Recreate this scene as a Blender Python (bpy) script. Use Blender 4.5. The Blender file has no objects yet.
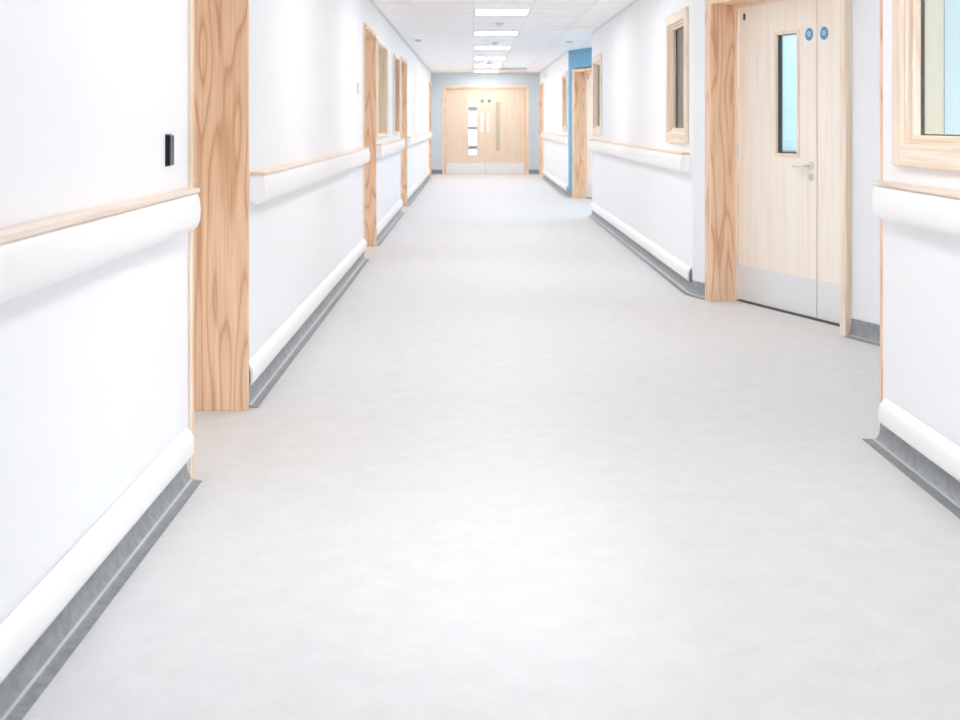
import bpy, bmesh, math
from mathutils import Vector, Matrix
S = bpy.context.scene
COL = S.collection

# ------------------------------------------------------------------ materials
def lin(r, g, b):
    f = lambda c: (c/255/12.92) if c/255 <= 0.04045 else ((c/255+0.055)/1.055)**2.4
    return (f(r), f(g), f(b), 1)

def new_mat(name):
    m = bpy.data.materials.new(name); m.use_nodes = True
    nt = m.node_tree
    return m, nt, nt.nodes['Principled BSDF']

def plain(name, col, rough=0.5, metal=0.0, spec=0.5, bump=0.0, bscale=60, var=0.03):
    """painted surface: faint procedural mottling and bump"""
    m, nt, p = new_mat(name)
    p.inputs['Roughness'].default_value = rough
    p.inputs['Metallic'].default_value = metal
    p.inputs['Specular IOR Level'].default_value = spec
    tc = nt.nodes.new('ShaderNodeTexCoord')
    n = nt.nodes.new('ShaderNodeTexNoise'); n.inputs['Scale'].default_value = 3.0; n.inputs['Detail'].default_value = 4
    nt.links.new(tc.outputs['Object'], n.inputs['Vector'])
    mx = nt.nodes.new('ShaderNodeMix'); mx.data_type = 'RGBA'
    mx.inputs['A'].default_value = tuple(c*(1-var) for c in col[:3])+(1,)
    mx.inputs['B'].default_value = col
    nt.links.new(n.outputs['Fac'], mx.inputs['Factor'])
    nt.links.new(mx.outputs['Result'], p.inputs['Base Color'])
    if bump:
        n2 = nt.nodes.new('ShaderNodeTexNoise'); n2.inputs['Scale'].default_value = bscale; n2.inputs['Detail'].default_value = 3
        nt.links.new(tc.outputs['Object'], n2.inputs['Vector'])
        b = nt.nodes.new('ShaderNodeBump'); b.inputs['Strength'].default_value = bump; b.inputs['Distance'].default_value = 0.002
        nt.links.new(n2.outputs['Fac'], b.inputs['Height']); nt.links.new(b.outputs['Normal'], p.inputs['Normal'])
    return m

def speckle(name, ca, cb, cc, rough, s1=5, s2=90, bump=0.05):
    """sheet vinyl: cloudy mottling plus fine flecks"""
    m, nt, p = new_mat(name)
    p.inputs['Roughness'].default_value = rough
    tc = nt.nodes.new('ShaderNodeTexCoord')
    n = nt.nodes.new('ShaderNodeTexNoise'); n.inputs['Scale'].default_value = s1; n.inputs['Detail'].default_value = 6; n.inputs['Roughness'].default_value = .65
    n2 = nt.nodes.new('ShaderNodeTexNoise'); n2.inputs['Scale'].default_value = s2; n2.inputs['Detail'].default_value = 2
    for q in (n, n2): nt.links.new(tc.outputs['Object'], q.inputs['Vector'])
    r1 = nt.nodes.new('ShaderNodeValToRGB'); r1.color_ramp.elements[0].position = .35; r1.color_ramp.elements[1].position = .65
    r1.color_ramp.elements[0].color = ca; r1.color_ramp.elements[1].color = cb
    nt.links.new(n.outputs['Fac'], r1.inputs['Fac'])
    r2 = nt.nodes.new('ShaderNodeValToRGB'); r2.color_ramp.elements[0].position = .60; r2.color_ramp.elements[1].position = .72
    r2.color_ramp.elements[0].color = (0, 0, 0, 1); r2.color_ramp.elements[1].color = (.6, .6, .6, 1)
    nt.links.new(n2.outputs['Fac'], r2.inputs['Fac'])
    mx = nt.nodes.new('ShaderNodeMix'); mx.data_type = 'RGBA'
    nt.links.new(r2.outputs['Color'], mx.inputs['Factor'])
    nt.links.new(r1.outputs['Color'], mx.inputs['A']); mx.inputs['B'].default_value = cc
    nt.links.new(mx.outputs['Result'], p.inputs['Base Color'])
    b = nt.nodes.new('ShaderNodeBump'); b.inputs['Strength'].default_value = bump; b.inputs['Distance'].default_value = 0.001
    nt.links.new(n2.outputs['Fac'], b.inputs['Height']); nt.links.new(b.outputs['Normal'], p.inputs['Normal'])
    return m

def wood(name, light, mid, dark, sc=(7, 7, .9), rings=9.0, rough=.45, amount=1.0, horizontal=None):
    """grain lines are the contours of a noise stretched along the board, plus fine fibres"""
    m, nt, p = new_mat(name)
    p.inputs['Roughness'].default_value = rough
    tc = nt.nodes.new('ShaderNodeTexCoord')
    mp = nt.nodes.new('ShaderNodeMapping')
    mp.inputs['Scale'].default_value = (sc[0], sc[2], sc[1]) if horizontal == 'Y' else (sc[2], sc[0], sc[1]) if horizontal == 'X' else sc
    nt.links.new(tc.outputs['Object'], mp.inputs['Vector'])
    n = nt.nodes.new('ShaderNodeTexNoise'); n.inputs['Scale'].default_value = 1; n.inputs['Detail'].default_value = 1.5; n.inputs['Roughness'].default_value = .35
    nt.links.new(mp.outputs['Vector'], n.inputs['Vector'])
    mu = nt.nodes.new('ShaderNodeMath'); mu.operation = 'MULTIPLY'; mu.inputs[1].default_value = rings
    nt.links.new(n.outputs['Fac'], mu.inputs[0])
    fr = nt.nodes.new('ShaderNodeMath'); fr.operation = 'FRACT'
    nt.links.new(mu.outputs[0], fr.inputs[0])
    ramp = nt.nodes.new('ShaderNodeValToRGB'); cr = ramp.color_ramp
    cr.elements[0].position = 0; cr.elements[0].color = mid
    cr.elements[1].position = 1; cr.elements[1].color = mid
    e = cr.elements.new(.35); e.color = light
    e = cr.elements.new(.70); e.color = mid
    e = cr.elements.new(.90); e.color = dark
    nt.links.new(fr.outputs[0], ramp.inputs['Fac'])
    mp2 = nt.nodes.new('ShaderNodeMapping')
    mp2.inputs['Scale'].default_value = (120, 3, 120) if horizontal == 'Y' else (3, 120, 120) if horizontal == 'X' else (120, 120, 3)
    nt.links.new(tc.outputs['Object'], mp2.inputs['Vector'])
    n2 = nt.nodes.new('ShaderNodeTexNoise'); n2.inputs['Scale'].default_value = 1; n2.inputs['Detail'].default_value = 3
    nt.links.new(mp2.outputs['Vector'], n2.inputs['Vector'])
    r2 = nt.nodes.new('ShaderNodeMapRange'); r2.inputs['From Min'].default_value = .3; r2.inputs['From Max'].default_value = .7
    r2.inputs['To Min'].default_value = 1-.13*amount; r2.inputs['To Max'].default_value = 1+.05*amount
    nt.links.new(n2.outputs['Fac'], r2.inputs['Value'])
    vm = nt.nodes.new('ShaderNodeVectorMath'); vm.operation = 'SCALE'
    nt.links.new(ramp.outputs['Color'], vm.inputs[0]); nt.links.new(r2.outputs['Result'], vm.inputs['Scale'])
    nt.links.new(vm.outputs[0], p.inputs['Base Color'])
    b = nt.nodes.new('ShaderNodeBump'); b.inputs['Strength'].default_value = .06; b.inputs['Distance'].default_value = .001
    nt.links.new(n2.outputs['Fac'], b.inputs['Height']); nt.links.new(b.outputs['Normal'], p.inputs['Normal'])
    return m

def glass(name, tint, refl=.10):
    m = bpy.data.materials.new(name); m.use_nodes = True; nt = m.node_tree; nt.nodes.clear()
    o = nt.nodes.new('ShaderNodeOutputMaterial'); mix = nt.nodes.new('ShaderNodeMixShader')
    t = nt.nodes.new('ShaderNodeBsdfTransparent'); t.inputs['Color'].default_value = tint
    g = nt.nodes.new('ShaderNodeBsdfGlossy'); g.inputs['Roughness'].default_value = .03
    lw = nt.nodes.new('ShaderNodeLayerWeight'); lw.inputs['Blend'].default_value = .5
    pw = nt.nodes.new('ShaderNodeMath'); pw.operation = 'POWER'; pw.inputs[1].default_value = 5
    nt.links.new(lw.outputs['Facing'], pw.inputs[0])
    fz = nt.nodes.new('ShaderNodeMath'); fz.operation = 'MULTIPLY_ADD'; fz.inputs[1].default_value = .6; fz.inputs[2].default_value = .03
    nt.links.new(pw.outputs[0], fz.inputs[0])
    nt.links.new(fz.outputs[0], mix.inputs[0]); nt.links.new(t.outputs[0], mix.inputs[1]); nt.links.new(g.outputs[0], mix.inputs[2])
    nt.links.new(mix.outputs[0], o.inputs['Surface'])
    return m

def emit(name, col, st):
    m = bpy.data.materials.new(name); m.use_nodes = True; nt = m.node_tree; nt.nodes.clear()
    o = nt.nodes.new('ShaderNodeOutputMaterial'); e = nt.nodes.new('ShaderNodeEmission')
    e.inputs['Color'].default_value = col; e.inputs['Strength'].default_value = st
    nt.links.new(e.outputs[0], o.inputs['Surface'])
    return m

LIGHT = 11.0
M = {
 'wall':   plain('white wall paint', lin(247, 248, 251), .55, bump=.08, var=.015),
 'grey':   plain('pale grey wall paint', lin(240, 243, 247), .5, bump=.08, var=.02),
 'fargrey':plain('blue grey wall paint', lin(212, 222, 229), .5, bump=.06, var=.02),
 'blue':   plain('sky blue wall paint', lin(112, 172, 208), .5, bump=.06, var=.04),
 'roomblue': plain('very pale blue paint', lin(212, 232, 241), .6, var=.03),
 'beige':  plain('warm grey room paint', lin(190, 182, 170), .6, var=.05),
 'ceil':   plain('ceiling tile', lin(252, 252, 252), .8, bump=.1, bscale=140, var=.01),
 'grid':   plain('ceiling grid metal', lin(244, 244, 245), .5, spec=.3),
 'angle':  plain('ceiling edge angle', lin(226, 227, 230), .45),
 'floor':  speckle('light grey sheet vinyl', lin(215, 215, 215), lin(221, 221, 221), lin(208, 209, 209), .60, 9, 70),
 'cove':   speckle('dark grey cove vinyl', lin(132, 136, 139), lin(156, 160, 162), lin(176, 178, 180), .42, 22, 140),
 'crease':   plain('pale crease line', lin(182, 185, 188), .35),
 'gapgrey':plain('dark gap grey', lin(128, 133, 136), .5),
 'pvc':    plain('white vinyl rail', lin(250, 250, 250), .3, spec=.5, var=.01),
 'cap':    wood('pale beech cap', lin(247, 234, 221), lin(242, 226, 210), lin(232, 210, 190), (12, 12, .6), 4, horizontal='Y', amount=.6),
 'leaf':   wood('maple veneer', lin(252, 245, 234), lin(251, 242, 230), lin(248, 236, 221), (10, 10, .5), 4, amount=.35),
 'leaffar':wood('beech veneer', lin(236, 219, 200), lin(234, 216, 195), lin(230, 209, 186), (10, 10, .5), 4, amount=.35),
 'steel':  plain('brushed steel plate', lin(236, 238, 239), .4, metal=.2, var=.05),
 'chrome': plain('satin chrome', lin(225, 225, 225), .3, metal=.9),
 'black':  plain('black plastic', lin(22, 26, 28), .35),
 'teal':   plain('dark teal face', lin(14, 70, 76), .3),
 'gasket': plain('dark rubber gasket', lin(88, 84, 80), .6),
 'darkgrey': plain('dark door seal', lin(95, 98, 100), .7),  # plain dark grey of the door seal, threshold and small hinge fitting
 'signblue': plain('blue sign face', lin(70, 158, 205), .4),
 'signwhite': plain('white print', lin(225, 238, 245), .4),
 'slat':   plain('pale blue blind slat', lin(236, 242, 244), .5),
 'glass':  glass('clear glass', (.95, .98, .99, 1)),
 'blueglass': glass('pale blue glass', (.90, .97, 1.0, 1)),
 'frost':  plain('obscured beige glass', lin(206, 196, 172), .25, spec=.6, var=.08),
 'lamp':   emit('lamp diffuser', (.985, .99, 1.0, 1), LIGHT),
 'roomfill': emit('room fill panel', (.97, .99, 1.0, 1), 42),
 'roomfill2': emit('door room fill panel', (.99, .995, 1.0, 1), 30),
 'warmwood': wood('honey window lining', lin(253, 236, 206), lin(250, 230, 196), lin(243, 216, 180), (9, 9, .7), 5),
 'rearpaint': plain('stone coloured inner lining', lin(222, 214, 196), .5),
 'plastic': plain('light grey plastic', lin(214, 214, 216), .5),
 'vent':   plain('grey vent metal', lin(150, 152, 155), .5),
}

for key, nm, args in (('wood', 'knotty ash lining', (lin(248, 217, 186), lin(243, 207, 173), lin(221, 173, 134), (8, 8, .9), 8)),
                      ('woodlt', 'pale ash architrave', (lin(250, 236, 219), lin(247, 230, 211), lin(240, 216, 192), (9, 9, .7), 5))):
    M[key] = wood(nm, *args)
    M[key+'_y'] = wood(nm+' laid lengthwise', *args, horizontal='Y')
    M[key+'_x'] = wood(nm+' laid across', *args, horizontal='X')

# ------------------------------------------------------------------ mesh helpers
class MB:
    def __init__(s): s.bm = bmesh.new(); s.hz = []
    def box(s, x0, x1, y0, y1, z0, z1):
        r = bmesh.ops.create_cube(s.bm, size=1)
        bmesh.ops.scale(s.bm, vec=(abs(x1-x0), abs(y1-y0), abs(z1-z0)), verts=r['verts'])
        bmesh.ops.translate(s.bm, vec=((x0+x1)/2, (y0+y1)/2, (z0+z1)/2), verts=r['verts'])
        return s
    def cyl(s, c, r, h, axis='Z', seg=28, r2=None):
        q = bmesh.ops.create_cone(s.bm, cap_ends=True, segments=seg, radius1=r, radius2=r if r2 is None else r2, depth=h)
        if axis == 'Y': bmesh.ops.rotate(s.bm, cent=(0, 0, 0), matrix=Matrix.Rotation(math.pi/2, 3, 'X'), verts=q['verts'])
        if axis == 'X': bmesh.ops.rotate(s.bm, cent=(0, 0, 0), matrix=Matrix.Rotation(math.pi/2, 3, 'Y'), verts=q['verts'])
        bmesh.ops.translate(s.bm, vec=c, verts=q['verts'])
        return s
    def poly(s, pts, z0, z1):
        b = [s.bm.verts.new((x, y, z0)) for x, y in pts]; t = [s.bm.verts.new((x, y, z1)) for x, y in pts]
        n = len(pts)
        s.bm.faces.new(b[::-1]); s.bm.faces.new(t)
        for i in range(n): s.bm.faces.new((b[i], b[(i+1) % n], t[(i+1) % n], t[i]))
        return s
    def sweep(s, prof, path, side):
        """prof: (distance from wall, height) points, closed; side=+1 when the corridor is left of travel; mitred corners"""
        rings = []
        for i, (x, y) in enumerate(path):
            ns = []
            if i > 0: ns.append(Vector((x-path[i-1][0], y-path[i-1][1])).normalized())
            if i < len(path)-1: ns.append(Vector((path[i+1][0]-x, path[i+1][1]-y)).normalized())
            ns = [Vector((-d.y, d.x))*side for d in ns]
            if len(ns) == 1: off = ns[0]
            else:
                h = (ns[0]+ns[1]).normalized(); off = h/max(.3, h.dot(ns[0]))
            rings.append([s.bm.verts.new((x+off.x*u, y+off.y*u, z)) for u, z in prof])
        n = len(prof)
        for a, b in zip(rings, rings[1:]):
            for i in range(n): s.bm.faces.new((a[i], a[(i+1) % n], b[(i+1) % n], b[i]))
        s.bm.faces.new(rings[0]); s.bm.faces.new(rings[-1][::-1])
        return s
    def frame(s, a0, a1, b0, b1, w, make, bottom=True, side=None):
        """rectangular ring in the a,b plane; make(a0,a1,b0,b1) -> box args"""
        sw = side or w
        s.box(*make(a0, a0+sw, b0, b1)); s.box(*make(a1-sw, a1, b0, b1))
        n0 = len(s.bm.faces)
        s.box(*make(a0+sw, a1-sw, b1-w, b1))
        if bottom: s.box(*make(a0+sw, a1-sw, b0, b0+w))
        s.bm.faces.ensure_lookup_table()
        for f in s.bm.faces[n0:]: f.material_index = 1
        return s
    def build(s, name, mat, parent=None, bevel=0, smooth=False, loc=None, mat2=None):
        bmesh.ops.recalc_face_normals(s.bm, faces=s.bm.faces)
        me = bpy.data.meshes.new(name); s.bm.to_mesh(me); s.bm.free()
        me.materials.append(mat); me.materials.append(mat2 or mat)
        o = bpy.data.objects.new(name, me); COL.objects.link(o)
        if parent: o.parent = parent
        if loc: o.location = loc
        if smooth:
            for p in me.polygons: p.use_smooth = True
            me.set_sharp_from_angle(angle=math.radians(35))
        if bevel:
            b = o.modifiers.new('bevel', 'BEVEL'); b.width = bevel; b.segments = 2; b.limit_method = 'ANGLE'
        return o

def tag(o, label, cat, group=None, kind=None):
    o['label'] = label; o['category'] = cat
    if group: o['group'] = group
    if kind: o['kind'] = kind
    return o
def empty(name, loc, rz=0):
    o = bpy.data.objects.new(name, None); COL.objects.link(o); o.location = loc; o.rotation_euler = (0, 0, rz)
    o.empty_display_size = .1
    return o
def copy_tree(o, parent=None):
    c = o.copy(); COL.objects.link(c)
    if parent: c.parent = parent
    for ch in [q for q in bpy.data.objects if q.parent == o]: copy_tree(ch, c)
    return c
def struct(o, label, cat): return tag(o, label, cat, kind='structure')

# ------------------------------------------------------------------ layout (metres; corridor runs along +Y, camera above the origin)
H = 1.25; F = 1250.0; CX, CY = 473, 122
XL, XR = -1.0, 1.59
TL = .30; TR = .13                      # wall thickness left (deep door linings), right
ZC = 2.44; YB, YF = -4.0, 30.0
OUT_L, OUT_R = -4.2, 5.6

# floor, ceiling
struct(MB().box(OUT_L, OUT_R, YB, 34, -.1, 0).build('floor', M['floor']), 'light grey mottled vinyl floor running the length of the corridor', 'floor')
ceil = struct(MB().box(OUT_L, OUT_R, YB, YF+.12, ZC, ZC+.08).build('ceiling', M['ceil']), 'white tiled suspended ceiling above the corridor', 'ceiling')
g = MB()
for x in (-.60, .005, .61, 1.215):
    g.box(x-.011, x+.011, YB, YF, ZC-.004, ZC+.002)
y = -3.65
while y < YF:
    g.box(XL, XR, y-.011, y+.011, ZC-.0035, ZC+.002); y += .6
g.build('ceiling_grid', M['grid'], ceil)

# ---- left wall: openings (near edge, far edge)
OPEN_L = [(4.43, 5.41), (11.42, 12.58), (17.25, 18.5), (28.35, 29.3)]
ZD = 2.10
WIN_L = [(12.86, 14.32), (15.60, 16.75)]
WZ0, WZ1 = 1.10, 2.09
side_names = ['nearest camera', 'between the first and second doorways', 'with two windows', 'beyond the third doorway', 'at the far corner']
def wall_seg(name, x0, x1, y0, y1, wins, mat):
    m = MB(); y = y0
    for a, b in wins:
        m.box(x0, x1, y, a, 0, ZC); m.box(x0, x1, a, b, 0, WZ0); m.box(x0, x1, a, b, WZ1, ZC); y = b
    m.box(x0, x1, y, y1, 0, ZC)
    return m.build(name, mat)
edges = [YB] + [v for o in OPEN_L for v in (o[0]-.035, o[1]+.035)] + [YF]
for i in range(5):
    a, b = edges[2*i], edges[2*i+1]
    struct(wall_seg('wall_left', XL-TL, XL, a, b, WIN_L if i == 2 else [], M['fargrey'] if i == 4 else M['wall']),
           'white left corridor wall section ' + side_names[i] if i < 4 else 'short blue grey wall return at the far left corner', 'wall')
for k, (a, b) in enumerate(OPEN_L):
    struct(MB().box(XL-TL, XL, a-.035, b+.035, ZD+.035, ZC).build('wall_left', M['wall']),
           'white wall above the %s doorway on the left' % ['nearest', 'second', 'third', 'farthest'][k], 'wall')
# right wall
XA, YA = 1.854, 8.778; TH = math.radians(-70.5)
D = Vector((math.cos(TH), math.sin(TH))); N = Vector((D.y, -D.x))          # N points to the corridor
assert N.x < 0
WO = .16                                                                    # wall face offset from door plane
def L(s, o, shift=0): v = Vector((XA, YA+shift)) + D*s + N*o; return (v.x, v.y)
sK = (XR - XA - N.x*WO)/D.x; YK = L(sK, WO)[1]
DY = 11.77
YN = 4.87
RIGHT = [(YB, YN), (YK, YN+DY), (YK+DY, 28.15)]
WIN_R = [[(2.55, 4.66)], [(9.22, 10.17), (15.40, 16.38)], [(YK+DY+.13, YK+DY+1.2)]]
rl = ['white right corridor wall section nearest the camera, with large wood framed window',
      'white right corridor wall section between the two door alcoves', 'white right corridor wall section beyond the blue alcove']
for i, (a, b) in enumerate(RIGHT):
    struct(wall_seg('wall_right', XR, XR+TR, a, b, WIN_R[i], M['wall']), rl[i], 'wall')
struct(MB().box(XR, XR+TR, 28.15, 29.50, ZD+.035, ZC).build('wall_right', M['wall']), 'white wall above the farthest doorway on the right', 'wall')
struct(MB().box(XR, XR+TR, 29.50, YF, 0, ZC).build('wall_right', M['fargrey']), 'short blue grey wall return at the far right corner', 'wall')
# returns and angled alcove walls
for k, sh in enumerate((0, DY)):
    am = M['grey'] if k == 0 else M['blue']; cn = 'pale grey' if k == 0 else 'sky blue'
    m = MB()
    t = .10
    m.poly([L(sK, WO, sh), L(-.085, WO, sh), L(-.085, WO-t, sh), (XR+.02, L(sK, WO, sh)[1]+.0)], 0, ZC)
    m.poly([L(-.085, WO, sh), L(1.515, WO, sh), L(1.515, WO-t, sh), L(-.085, WO-t, sh)], ZD+.035, ZC)
    m.poly([L(1.515, WO, sh), L(4.0, WO, sh), L(4.0, WO-t, sh), L(1.515, WO-t, sh)], 0, ZC)
    struct(m.build('wall_alcove', am), '%s angled alcove wall around the %s door' % (cn, 'near double' if k == 0 else 'far'), 'wall')
    struct(MB().box(XR+TR, 3.35, YN+sh-.10, YN+sh-.002, 0, ZC).build('wall_return', M['wall']),
           'white return wall at the near side of the %s alcove' % ('grey' if k == 0 else 'blue'), 'wall')
# back wall behind camera and outer room walls
struct(MB().box(OUT_L, OUT_R, YB-.1, YB, 0, ZC).build('wall_back', M['wall']), 'white wall at the near end behind the viewer', 'wall')
struct(MB().box(OUT_L-.1, OUT_L, YB, YF, 0, ZC).build('wall_outer_left', M['beige']), 'warm grey outer wall of the rooms on the left', 'wall')
struct(MB().box(OUT_R, OUT_R+.1, YB, YF, 0, ZC).build('wall_outer_right', M['beige']), 'warm grey outer wall of the rooms on the right', 'wall')
# pale blue side room behind the near right window (two walls) and room behind the alcove door
struct(MB().box(XR+TR, 4.4, 4.70, 4.73, 0, ZC).build('wall_room', M['roomblue']), 'pale blue room wall seen through the near right window', 'wall')
rm = MB()
rm.poly([L(-.25, -1.9), L(2.6, -1.9), L(2.6, -2.0), L(-.25, -2.0)], 0, ZC)
rm.poly([L(-.28, 0), L(-.28, -1.9), L(-.25, -1.9), L(-.25, 0)], 0, ZC)
rm.poly([L(2.5, 0), L(2.5, -1.9), L(2.6, -1.9), L(2.6, 0)], 0, ZC)
struct(MB().poly([L(-.33, -.02), L(-.33, -2.4), L(-.29, -2.4), L(-.29, -.02)], 0, ZC).build('wall_partition', M['beige']), 'warm grey partition of the room behind the near window on the right', 'wall')
struct(rm.build('wall_room', M['roomblue']), 'pale blue walls of the room behind the near alcove door', 'wall')
# far wall
FX0, FX1, FZ = -.685, 1.285, 2.085
m = MB(); m.box(OUT_L, FX0, YF, YF+.12, 0, ZC); m.box(FX1, OUT_R, YF, YF+.12, 0, ZC); m.box(FX0, FX1, YF, YF+.12, FZ, ZC)
struct(m.build('wall_far', M['fargrey']), 'blue grey end wall around the far double doors', 'wall')

# ceiling edge angles
ap = [(0, ZC-.022), (.004, ZC-.022), (.004, ZC-.003), (.022, ZC-.003), (.022, ZC-.0005), (0, ZC-.0005)]
struct(MB().sweep(ap, [(XL, YB+.01), (XL, YF-.001)], -1).build('trim_1', M['angle']), 'pale grey edge angle where ceiling meets left wall', 'trim')
for i, (a, b) in enumerate(RIGHT):
    bb = YF-.001 if i == 2 else b
    struct(MB().sweep(ap, [(XR, a+.01), (XR, bb)], 1).build('trim_%d' % (2+i), M['angle']),
           'pale grey ceiling edge angle on the right, ' + ['nearest the camera', 'between the two alcoves', 'beyond the blue alcove'][i], 'trim')
struct(MB().box(XL+.024, XR-.024, YF-.03, YF, ZC-.03, ZC-.001).build('trim_5', M['angle']), 'grey ceiling edge strip above the far double doors', 'trim')

# ------------------------------------------------------------------ cove skirting
COVE = [(0, .001), (.058, .001), (.058, .004), (.040, .0055), (.027, .009), (.016, .018), (.009, .034), (.006, .055), (.005, .105), (0, .105)]
CREASE = [(.0215, .0125), (.0275, .0085), (.0285, .0100), (.0225, .0142)]
def cove(name, path, side, label):
    o = struct(MB().sweep(COVE, path, side).build(name, M['cove'], smooth=True), label, 'skirting')
    MB().sweep(CREASE, path, side).build('crease_line', M['crease'], o)  # thin paler strip laid along the crease of the cove
segL = [(YB+.01, 4.345), (5.465, 11.37), (12.64, 17.20), (18.56, 28.30)]
for i, (a, b) in enumerate(segL):
    cove('baseboard_left', [(XL, a), (XL, b)], -1, 'dark grey coved vinyl skirting on the left wall, ' +
         ['nearest the camera', 'between first and second doorways', 'below the two windows', 'beyond the third doorway'][i])
cove('baseboard_left', [(XL, 29.37), (XL, YF), (FX0-.052, YF)], -1, 'dark skirting turning the far left corner beside the double doors')
cove('baseboard_right', [(XR, YB+.01), (XR, YN-.01), (3.25, YN-.01)], 1, 'dark grey coved skirting wrapping the nearest right wall end')
for k, sh in enumerate((0, DY)):
    top = YN+DY if k == 0 else 28.08
    cove('baseboard_right', [(XR, top-.0), (XR, YK+sh), L(-.092, WO, sh)], -1,
         'dark grey coved skirting on the right wall, ' + ('between the grey and blue alcoves' if k == 0 else 'beyond the blue alcove'))
    cove('baseboard_alcove', [L(1.523, WO, sh), L(3.2, WO, sh)], -1,
         'short grey skirting in the %s alcove right of the door' % ('near grey' if k == 0 else 'blue'))
cove('baseboard_right', [(FX1+.052, YF), (XR, YF), (XR, 29.57)], -1, 'dark skirting turning the far right corner beside the double doors')

# ------------------------------------------------------------------ bumpers and handrails
BUMP = [(.0055, .0935), (.026, .0935), (.031, .098), (.033, .106), (.0325, .150), (.029, .164), (.016, .183), (.007, .190), (.0055, .191)]
def arc(cx, cz, rx, rz, a0, a1, n): return [(cx+rx*math.cos(math.radians(a0+(a1-a0)*i/n)), cz+rz*math.sin(math.radians(a0+(a1-a0)*i/n))) for i in range(n+1)]
BODY = [(.001, .900), (.001, 1.006), (.052, 1.009)] + arc(.052, .952, .018, .057, 80, -10, 8) + arc(.040, .932, .0295, .050, -12, -88, 7)[0:] + [(.022, .882)]
CAP = [(.004, 1.0095), (.066, 1.0095), (.0685, 1.014), (.0665, 1.024), (.006, 1.026), (.004, 1.024)]
def rail(name, x, y0, y1, side, label, glabel, endnear=True):
    e = empty(name, (x, y0, 0)); ln = y1-y0; p = [(0, 0), (0, ln)]
    MB().sweep(BODY, [(0, .004), (0, ln-.004)], side).build('rail_body', M['pvc'], e, smooth=True)
    MB().sweep(CAP, p, side).build('wooden_cap', M['cap'], e, smooth=True)
    g_ = MB().sweep([(.003, 1.0095), (.0670, 1.0095), (.0675, 1.024), (.003, 1.024)], [(0, -.004), (0, -.0002)], side).build('cap_end_grain', M['wood_x'], e); g_['label'] = 'darker end grain of the cap'
    for yy in (0, ln-.004):
        MB().sweep(BODY, [(0, yy), (0, yy+.004)], side).build('end_cap', M['pvc'], e)
    n = max(2, round(ln/1.1)+1)
    for i in range(n):
        yy = .12 + (ln-.24)*i/(n-1)
        s = 1 if x < 0 else -1
        MB().box(s*.0002, s*.012, yy-.02, yy+.02, .878, .8995).build('bracket', M['pvc'], e)
    tag(e, label, 'handrail', glabel)
def bumper(x, y0, y1, side, label):
    e = empty('bumper_rail', (x, y0, 0)); ln = y1-y0
    MB().sweep(BUMP, [(0, .006), (0, ln)], side).build('bumper_strip', M['pvc'], e, smooth=True)
    MB().sweep(BUMP, [(0, 0), (0, .006)], side).build('end_cap', M['pvc'], e)
    c = MB().sweep([(.0056, .094), (.020, .094), (.0225, .11), (.021, .15), (.014, .178), (.0075, .192), (.0056, .192)], [(0, -.006), (0, -.0002)], side).build('end_gap_strip', M['gapgrey'], e)  # dark strip stands in for the shaded gap between bumper end and wall
    c['label'] = 'dark grey strip painted in for the shaded gap at the end'
    tag(e, label, 'bumper rail', 'low white bumper rails above the skirting')
G = 'timber capped handrails along the walls'
bits = ['at the left edge, nearest the camera', 'on the left wall between first and second doorways', 'below the two left wall windows', 'on the left wall beyond the third doorway']
for i, (a, b) in enumerate([(YB+.05, 4.27), (5.60, 11.30), (12.80, 17.20), (18.72, 28.32)]):
    rail('handrail', XL, a, b, -1, 'white handrail with pale timber cap ' + bits[i], G)
for i, (a, b) in enumerate([(YB+.05, 4.335), (5.50, 11.38), (12.66, 17.21), (18.58, 28.30)]):
    bumper(XL, a, b, -1, 'low white bumper rail ' + bits[i])
bits = ['at the right edge below the big window', 'on the right wall between the two alcoves', 'on the right wall beyond the blue alcove']
for i, (a, b) in enumerate([(YB+.05, 4.76), (YK+.10, YN+DY-.03), (YK+DY+.1, 28.1)]):
    rail('handrail', XR, a, b, 1, 'white handrail with pale timber cap ' + bits[i], G)
for i, (a, b) in enumerate([(YB+.05, 4.80), (YK+.03, YN+DY-.02), (YK+DY+.03, 28.1)]):
    bumper(XR, a, b, 1, 'low white bumper rail ' + bits[i])

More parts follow.
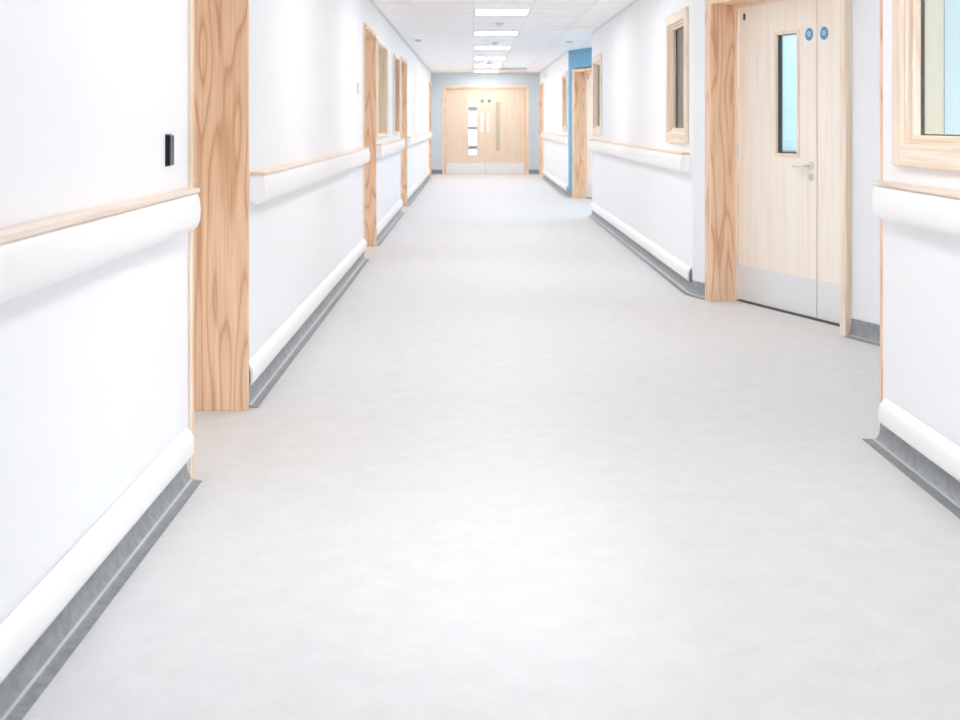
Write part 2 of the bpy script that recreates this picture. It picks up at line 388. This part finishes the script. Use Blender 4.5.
# ------------------------------------------------------------------ doors on the left wall (deep linings, leaf at the back)
ords = ['nearest', 'second', 'third', 'farthest']
def lever(parent, x, y, z, ax=1):
    """lever on a plane x=const facing +x; points towards -y*ax"""
    h = MB().cyl((x+.004, y, z), .026, .008, 'X').cyl((x+.025, y, z), .009, .05, 'X').cyl((x+.048, y-ax*.05, z), .009, .11, 'Y').build('lever_handle', M['chrome'], parent, smooth=True)
    h['label'] = 'satin chrome lever handle'
    return h
for i, (a, b) in enumerate(OPEN_L):
    e = empty('door_%d' % (i+1), (XL, a, 0))
    w = b-a; pr = .025
    # lining: wraps full wall thickness and stands proud of the wall
    MB().box(-TL, .013, -.035, 0, 0, ZD).build('near_jamb', M['wood'], e, bevel=.002)
    MB().box(-TL, pr, w, w+.035, 0, ZD).build('far_jamb', M['wood'], e, bevel=.002)
    MB().box(-TL, pr, -.035, w+.035, ZD, ZD+.035).build('head_lining', M['wood_y'], e, bevel=.002)
    ar = MB()
    ar.box(.001, .013, -.045, -.035, 0, ZD+.035)
    ar.box(.001, pr-.003, w+.035, w+.052, 0, ZD+.035)
    ar.box(.001, pr-.003, -.045, w+.052, ZD+.035, ZD+.055)
    ar.build('architrave', M['woodlt'], e, bevel=.002)
    MB().box(-.235, -.215, 0, .018, 0, ZD).box(-.235, -.215, w-.018, w, 0, ZD).box(-.235, -.215, 0.018, w-.018, ZD-.018, ZD).build('door_stop', M['woodlt'], e)
    leaf = MB().box(-.285, -.24, .003, w-.003, .008, ZD-.004).build('door_leaf', M['leaf'], e, bevel=.002)
    kp = MB().box(-.2395, -.2375, .05, w-.05, .02, .26).build('kick_plate', M['steel'], leaf)
    lever(leaf, -.24, w-.09, 1.0)
    struct(e, 'timber framed doorway on the left, %s, with recessed pale leaf' % ['nearest the camera', 'second from the camera', 'third from the camera', 'last one before the end wall'][i], 'door')
# farthest doorway on the right
e = empty('door_5', (XR, 28.15, 0)); w = 1.35; pr = -.025
MB().box(pr, TR+.10, 0, .035, 0, ZD).build('near_jamb', M['wood'], e, bevel=.002)
MB().box(pr, TR+.10, w-.035, w, 0, ZD).build('far_jamb', M['wood'], e, bevel=.002)
MB().box(pr, TR+.10, 0, w, ZD, ZD+.034).build('head_lining', M['wood_y'], e, bevel=.002)
MB().box(pr+.003, -.001, -.05, 0, 0, ZD+.034).box(pr+.003, -.001, w, w+.05, 0, ZD+.034).build('architrave', M['woodlt'], e)
MB().box(TR+.04, TR+.085, .037, w-.037, .008, ZD-.004).build('door_leaf', M['leaf'], e)
struct(e, 'timber framed doorway at the far end of the right wall', 'door')

# ------------------------------------------------------------------ windows (local x = into the wall, local y along corridor from near edge)
def window(name, xw, sgn, y0, y1, label, arch=.082, deep=0.0, x1_wood=False):
    """sgn=+1: right wall (into wall is +x); deep pushes the glass back into a thicker reveal"""
    e = empty(name, (xw, y0, 0)); w = y1-y0; z0, z1 = WZ0, WZ1; q0 = .080 if not deep else .022
    X = lambda a, b: (min(a*sgn, b*sgn), max(a*sgn, b*sgn))
    def mk(x0, x1):
        q = X(x0, x1)
        return lambda a0, a1, b0, b1: (q[0], q[1], a0, a1, b0, b1)
    A, Ay = M['woodlt'], M['woodlt_y']
    MB().frame(-.012, w+.012, z0-.012, z1+.012, arch, mk(-.026, -.001)).build('architrave', A, e, bevel=.006, mat2=Ay)
    MB().frame(.002, w-.002, z0+.002, z1-.002, q0, mk(-.004, .050+deep)).build('window_frame', A if not deep else M['warmwood'] if x1_wood else M['wood'], e, bevel=.002, mat2=Ay)
    i = q0+.002
    MB().frame(i, w-i, z0+i, z1-i, .020, mk(.015+deep, .046+deep)).build('glazing_bead', A, e, bevel=.003, mat2=Ay)
    i = q0+.020
    MB().frame(i, w-i, z0+i, z1-i, .006, mk(.044+deep, .056+deep)).build('gasket', M['gasket'], e)
    i = q0+.005
    MB().frame(i, w-i, z0+i, z1-i, .022, mk(.056+deep, .125+deep)).build('rear_lining', M['rearpaint'], e)
    q = X(.049+deep, .054+deep); i = q0+.022
    MB().box(q[0], q[1], i, w-i, z0+i, z1-i).build('glass_pane', M['glass'], e)
    MB().frame(.002, w-.002, z0+.002, z1-.002, q0+.004, mk(.050+deep, .128+deep)).build('back_frame', M['rearpaint'], e)
    MB().frame(.004+q0, w-.004-q0, z0+.004+q0, z1-.004-q0, .006, mk(.1282+deep, .134+deep)).build('rear_gasket', M['gasket'], e)
    struct(e, label, 'window')
    return e
window('window_1', XR, 1, *WIN_R[0][0], 'large pale wood framed window cut off by the right edge of the photo')
window('window_2', XR, 1, *WIN_R[1][0], 'pale wood framed window on the right wall just left of the grey alcove')
window('window_3', XR, 1, *WIN_R[1][1], 'narrow wood framed window beside the blue alcove, on its near side')
window('window_4', XR, 1, *WIN_R[2][0], 'narrow wood framed window just beyond the blue alcove wall')
window('window_5', XL, -1, *WIN_L[0], 'nearer of the two wood framed windows on the left wall', .034, .12, True)
window('window_6', XL, -1, *WIN_L[1], 'farther of the two wood framed windows on the left wall', .034, .12)

# corner trims at the wall ends
tw = []
struct(MB().box(XR-.004, XR+TR, YN-.018, YN+.006, 0.004, ZC-.03).build('trim_6', M['wood'], bevel=.002), 'thin timber edge strip on the nearest right wall end beside the grey alcove', 'trim')
for k, sh in ((0, DY),):
    struct(MB().box(XR-.006, XR+TR, YN+sh-.02, YN+sh+.006, 0.12, ZC-.03).build('trim_7', M['pvc'], bevel=.002), 'white edge strip on the wall end just before the blue alcove', 'trim')

# ------------------------------------------------------------------ angled alcove door (local x along door from hinge, local -y towards the corridor)
def sx(px): r = (px-CX)/F; return (YA*r-XA)/(D.x - D.y*r)
def zz(px, py): return H-(py-CY)/F*(YA+D.y*sx(px))
dr = empty('door_6', (XA, YA, 0), TH)
W = 1.465; FO = -.205; MID = sx(817)
ZA = 2.07
MB().box(-.09, 0, FO, .05, 0, ZA).build('hinge_jamb', M['wood'], dr, bevel=.003)
MB().box(W, W+.055, FO, .05, 0, ZA).build('closing_jamb', M['woodlt'], dr, bevel=.003)
MB().box(-.09, W+.055, FO, .05, ZA, ZA+.045).build('head_lining', M['wood_x'], dr, bevel=.003)
MB().box(0, .022, -.022, -.002, 0, ZA).box(.022, W-.022, -.022, -.002, ZA-.022, ZA).box(W-.022, W, -.022, -.002, 0, ZA).build('door_stop', M['woodlt'], dr, bevel=.002)
MB().box(0, W, -.02, .04, .0, .006).build('threshold_strip', M['darkgrey'], dr)
vx0, vx1 = sx(777.5), sx(797.5); vz0, vz1 = zz(777.5, 152), zz(777.5, 35.5)
l1 = MB(); a, b = .024, MID-.004
l1.box(a, vx0-.02, 0, .045, .012, ZA-.003); l1.box(vx1+.02, b, 0, .045, .012, ZA-.003)
l1.box(vx0-.02, vx1+.02, 0, .045, .012, vz0-.02); l1.box(vx0-.02, vx1+.02, 0, .045, vz1+.02, ZA-.003)
leaf1 = l1.build('main_leaf', M['leaf'], dr)
leaf2 = MB().box(MID+.004, W-.003, 0, .045, .012, ZA-.003).build('slave_leaf', M['leaf'], dr, bevel=.0015)
MB().box(MID-.0038, MID+.0038, .006, .03, .012, ZA-.003).build('meeting_seal', M['darkgrey'], leaf1)
mkv = lambda a0, a1, b0, b1: (a0, a1, -.010, .052, b0, b1)
MB().frame(vx0-.024, vx1+.024, vz0-.028, vz1+.024, .022, mkv).build('vision_panel_bead', M['woodlt'], leaf1, bevel=.003)
mkg = lambda a0, a1, b0, b1: (a0, a1, .006, .040, b0, b1)
MB().frame(vx0-.003, vx1+.003, vz0-.006, vz1+.003, .007, mkg).build('gasket', M['gasket'], leaf1)
pane = MB().box(vx0, vx1, .010, .013, vz0, vz1).build('vision_pane', M['blueglass'], leaf1)
bl = MB(); n = 44
for i in range(n):
    z = vz0+(vz1-vz0)*(i+.5)/n
    bm0 = bl.bm; r = bmesh.ops.create_cube(bm0, size=1)
    bmesh.ops.scale(bm0, vec=(vx1-vx0-.024, .0175, .0014), verts=r['verts'])
    bmesh.ops.rotate(bm0, cent=(0, 0, 0), matrix=Matrix.Rotation(math.radians(-62), 3, 'X'), verts=r['verts'])
    bmesh.ops.translate(bm0, vec=((vx0+vx1)/2+.008, .025, z), verts=r['verts'])
blind = bl.build('integral_blind', M['slat'], leaf1); blind['label'] = 'pale blue slatted blind behind the glass'
c = MB()
for i in range(n):
    z = vz0+(vz1-vz0)*(i+.5)/n
    c.box(vx0+.004, vx0+.016, .018, .032, z-.004, z+.004)
c.box(vx0+.006, vx0+.010, .024, .027, vz0, vz1)
c.build('blind_side_clips', M['gasket'], blind)
# kick plates, hardware, signs
kz = zz(737.5, 264)
for pa, x0, x1 in ((leaf1, .024, MID-.006), (leaf2, MID+.006, W-.004)):
    k = MB().box(x0, x1, -.0025, -.0005, .014, kz).build('kick_plate', M['steel'], pa); k['label'] = 'brushed steel kick plate'
hx, hz = sx(811), zz(811, 166)
h = MB().cyl((hx, -.005, hz), .026, .010, 'Y').cyl((hx, -.03, hz), .0095, .05, 'Y').cyl((hx-.055, -.052, hz), .0095, .125, 'X').build('lever_handle', M['chrome'], leaf1, smooth=True)
h['label'] = 'satin chrome lever handle'
hx, hz = sx(811), zz(811, 177)
MB().cyl((hx, -.005, hz), .024, .010, 'Y').cyl((hx, -.012, hz), .009, .010, 'Y').build('lock_escutcheon', M['chrome'], leaf1, smooth=True)
for px, py, pa in ((809.3, 34.3, leaf1), (824.3, 33.2, leaf2)):
    hx, hz = sx(px), zz(px, py)
    s = MB().cyl((hx, -.0015, hz), .041, .002, 'Y', 36).build('round_sign', M['signblue'], pa); s['label'] = 'round blue sign with white print'
    MB().box(hx-.022, hx+.018, -.0035, -.0027, hz+.011, hz+.016).box(hx-.020, hx+.022, -.0035, -.0027, hz-.001, hz+.004).box(hx-.014, hx+.016, -.0035, -.0027, hz-.013, hz-.008).build('print', M['signwhite'], s)
hx, hz = sx(744.5), zz(744.5, 17)
MB().box(hx-.013, hx+.013, -.004, .0, hz-.022, hz+.022).build('hinge_sensor', M['darkgrey'], leaf1)
for z in (.28, 1.05, 1.82):
    MB().cyl((.020, -.008, z), .007, .10, 'Z', 12).build('hinge', M['chrome'], dr)
d2 = copy_tree(dr); d2.name = 'door_7'; d2.location = (XA, YA+DY, 0)
struct(dr, 'pale wood one and a half leaf door with narrow glass panel in the grey alcove', 'door')
struct(d2, 'pale wood door with timber lining set in the blue alcove wall', 'door')

# ------------------------------------------------------------------ far double doors
fd = empty('door_8', ((FX0+FX1)/2, YF, 0)); hw = (FX1-FX0)/2
MB().frame(-hw, hw, 0, FZ, .045, lambda a0, a1, b0, b1: (a0, a1, -.02, .12, b0, b1), bottom=False).build('door_frame', M['wood'], fd, bevel=.003, mat2=M['wood_x'])
MB().box(-hw-.05, -hw, -.02, -.001, 0, FZ+.03).box(hw, hw+.05, -.02, -.001, 0, FZ+.03).box(-hw, hw, -.02, -.001, FZ, FZ+.03).build('architrave', M['woodlt'], fd, bevel=.003)
cx0 = (FX0+FX1)/2
def fx(px): return (px-CX)/F*YF - cx0
def fz(py): return H-(py-CY)/F*YF
spec = [(-hw+.048, -.003, fx(468.3), fx(477.2), fz(155.5), fz(100.2), 'wide'), (.003, hw-.048, fx(495.2), fx(500.4), fz(151.5), fz(101.5), 'slim')]
for a, b, x0, x1, z0, z1, kd in spec:
    l = MB(); l.box(a, x0, .02, .065, .002, FZ-.046); l.box(x1, b, .02, .065, .002, FZ-.046); l.box(x0, x1, .02, .065, .002, z0); l.box(x0, x1, .02, .065, z1, FZ-.046)
    lf = l.build('door_leaf', M['leaffar'], fd)
    MB().frame(x0-.02, x1+.02, z0-.02, z1+.02, .03, lambda a0, a1, b0, b1: (a0, a1, .008, .07, b0, b1)).build('vision_panel_bead', M['leaffar'] if kd == 'slim' else M['plastic'], lf)
    if kd == 'wide': MB().box(-.02, .02, .0655, .075, .004, FZ-.05).build('gap_light_stop', M['leaffar'], lf)  # strip added behind the leaves to stop light leaking through the gap
    pn = MB().box(x0, x1, .038, .043, z0, z1).build('vision_pane', M['glass'] if kd == 'wide' else M['frost'], lf)
    if kd == 'wide':
        br = MB()
        for py, t in ((108.8, .05), (128, .035), (147.5, .045)): br.box(x0, x1, .030, .050, fz(py)-t, fz(py)+t)
        br.build('glazing_bar', M['vent'], lf)
    k = MB().box(a+.01, b-.01, .016, .019, .012, fz(163)).build('kick_plate', M['steel'], lf); k['label'] = 'pale steel kick plate'
    hx = fx(482.3) if kd == 'wide' else fx(488.3)
    k = MB().box(hx-.035, hx+.035, .015, .019, fz(132), fz(113)).build('push_plate', M['pvc'], lf)
    MB().cyl((hx, -.03, (fz(132)+fz(113))/2), .010, .36, 'Z', 14).box(hx-.008, hx+.008, -.03, .018, fz(130)-.0, fz(130)+.02).box(hx-.008, hx+.008, -.03, .018, fz(115)-.02, fz(115)).build('pull_handle', M['chrome'], lf)
    hx = fx(482.2) if kd == 'wide' else fx(489.3)
    s = MB().cyl((hx, .018, fz(101)), .042, .003, 'Y', 28).build('round_sign', M['signblue'], lf); s['label'] = 'round blue sign'
struct(fd, 'pale wood double doors with steel kick plates closing the far end', 'door')

# ------------------------------------------------------------------ ceiling fittings
cl = empty('ceiling_light', (.31, 0, ZC))
MB().frame(-.298, .298, -.298, .298, .022, lambda a0, a1, b0, b1: (a0, a1, b0, b1, -.012, .0)).build('light_frame', M['plastic'], cl, bevel=.002)
MB().box(-.275, .275, -.275, .275, -.010, -.004).build('diffuser', M['lamp'], cl)
ys = [13.45+3.23*k for k in range(-4, 6)]
on = ['first', 'second', 'third', 'fourth', 'fifth', 'last']
for k, yy in enumerate(ys):
    o = cl if k == 0 else copy_tree(cl)
    if k == len(ys)-1: yy = 29.1
    o.location = (.31, yy, ZC)
    if k >= 4: tag(o, 'square white ceiling light panel, %s visible counting from the camera' % on[k-4], 'ceiling light', 'recessed ceiling lights along the corridor')
    else: tag(o, 'square white ceiling light panel above the top edge of the view', 'ceiling light', 'ceiling lights overhead out of view')
for k, (x, y, lab) in enumerate(((2.9, 2.6, 'added unseen light panel brightening the room behind the near right window'), (XA-N.x*1.0+D.x*.7, YA-N.y*1.0+D.y*.7, 'added unseen light panel brightening the room behind the near alcove door'))):
    e = empty('room_fill_light', (x, y, ZC))  # unseen panel added to brighten the room behind the glass
    MB().frame(-.3, .3, -.3, .3, .02, lambda a0, a1, b0, b1: (a0, a1, b0, b1, -.012, .0)).build('light_frame', M['plastic'], e)
    MB().box(-.28, .28, -.28, .28, -.010, -.004).build('diffuser', M['roomfill' if k == 0 else 'roomfill2'], e)
    tag(e, lab, 'ceiling light')
# alcove downlights share the corridor's white light
for k, sh in ((1, DY),):
    e = empty('alcove_light', (2.15, 5.9+sh, ZC))
    MB().frame(-.3, .3, -.3, .3, .02, lambda a0, a1, b0, b1: (a0, a1, b0, b1, -.012, .0)).build('light_frame', M['plastic'], e)
    MB().box(-.28, .28, -.28, .28, -.010, -.004).build('diffuser', M['lamp'], e)
    tag(e, 'square ceiling light in the %s alcove' % ('near grey' if k == 0 else 'far blue'), 'ceiling light')
det = empty('smoke_detector', (.32, 15.0, ZC))
MB().cyl((0, 0, -.008), .052, .016).build('detector_base', M['plastic'], det, smooth=True)
MB().cyl((0, 0, -.026), .030, .022, r2=.042).build('detector_head', M['angle'], det, smooth=True)
for k, (x, y, lab) in enumerate(((.32, 15.0, 'small round detector on the ceiling between the first two light panels'), (.33, 18.7, 'small round detector between second and third light panels'),
                                 (.32, 24.9, 'small round detector far down between fourth and fifth light panels'))):
    o = det if k == 0 else copy_tree(det); o.location = (x, y, ZC)
    tag(o, lab, 'detector', 'round ceiling detectors')
for x, y, lab in ((-.80, 18.1, 'faint round ceiling fitting at the left side above the windows'), (1.42, 18.4, 'small round ceiling fitting in front of the blue alcove')):
    o = MB().cyl((0, 0, -.008), .055, .016).cyl((0, 0, -.02), .025, .012).build('ceiling_sensor', M['plastic'], loc=(x, y, ZC), smooth=True)
    tag(o, lab, 'ceiling sensor')
vt = empty('ceiling_vent', (.91, 27.9, ZC))
MB().frame(-.29, .29, -.20, .20, .025, lambda a0, a1, b0, b1: (a0, a1, b0, b1, -.010, 0)).build('vent_frame', M['vent'], vt)
v = MB()
for i in range(7): v.box(-.27, .27, -.165+i*.052, -.150+i*.052, -.010, 0)
v.build('vent_slats', M['vent'], vt)
tag(vt, 'grey slatted vent in the ceiling near the far doors, right of the lights', 'vent')

# ------------------------------------------------------------------ small wall fittings
rd = empty('card_reader', (XL, 4.09, 1.158))
MB().box(.0005, .006, -.032, .032, -.053, .053).build('back_plate', M['black'], rd, bevel=.002)
MB().box(.006, .016, -.029, .029, -.050, .050).build('reader_housing', M['black'], rd, bevel=.004)
k = MB().box(.0155, .0168, -.024, -.008, -.044, .044).build('reader_face', M['teal'], rd); k['label'] = 'dark teal strip'
tag(rd, 'black wall mounted card reader beside the nearest left doorway', 'card reader')
sw = empty('wall_switch', (XL, 10.8, 1.54))
MB().box(0, .008, -.043, .043, -.043, .043).build('switch_plate', M['plastic'], sw, bevel=.002)
MB().box(.008, .013, -.012, .012, -.022, .022).build('rocker', M['pvc'], sw, bevel=.001)
tag(sw, 'small pale switch plate on the left wall above the handrail', 'switch')

# ------------------------------------------------------------------ world, camera, view
w = bpy.data.worlds.new('World'); S.world = w; w.use_nodes = True
w.node_tree.nodes['Background'].inputs['Color'].default_value = (.93, .96, 1, 1)
w.node_tree.nodes['Background'].inputs['Strength'].default_value = .9
cam = bpy.data.cameras.new('Camera'); co = bpy.data.objects.new('Camera', cam); COL.objects.link(co)
co.location = (0, 0, H); co.rotation_euler = (math.pi/2, 0, 0)
cam.sensor_width = 36; cam.lens = F/960*36
cam.shift_x = (480-CX)/960; cam.shift_y = -(360-CY)/960
cam.clip_end = 200; cam.clip_start = .02
cam.dof.use_dof = True; cam.dof.focus_distance = 5.0; cam.dof.aperture_fstop = 6.3
S.camera = co
S.view_settings.view_transform = 'Standard'; S.view_settings.look = 'None'
S.view_settings.gamma = 1; S.view_settings.use_curve_mapping = False
S.view_settings.exposure = 0.97
S.cycles.max_bounces = 18; S.cycles.diffuse_bounces = 14
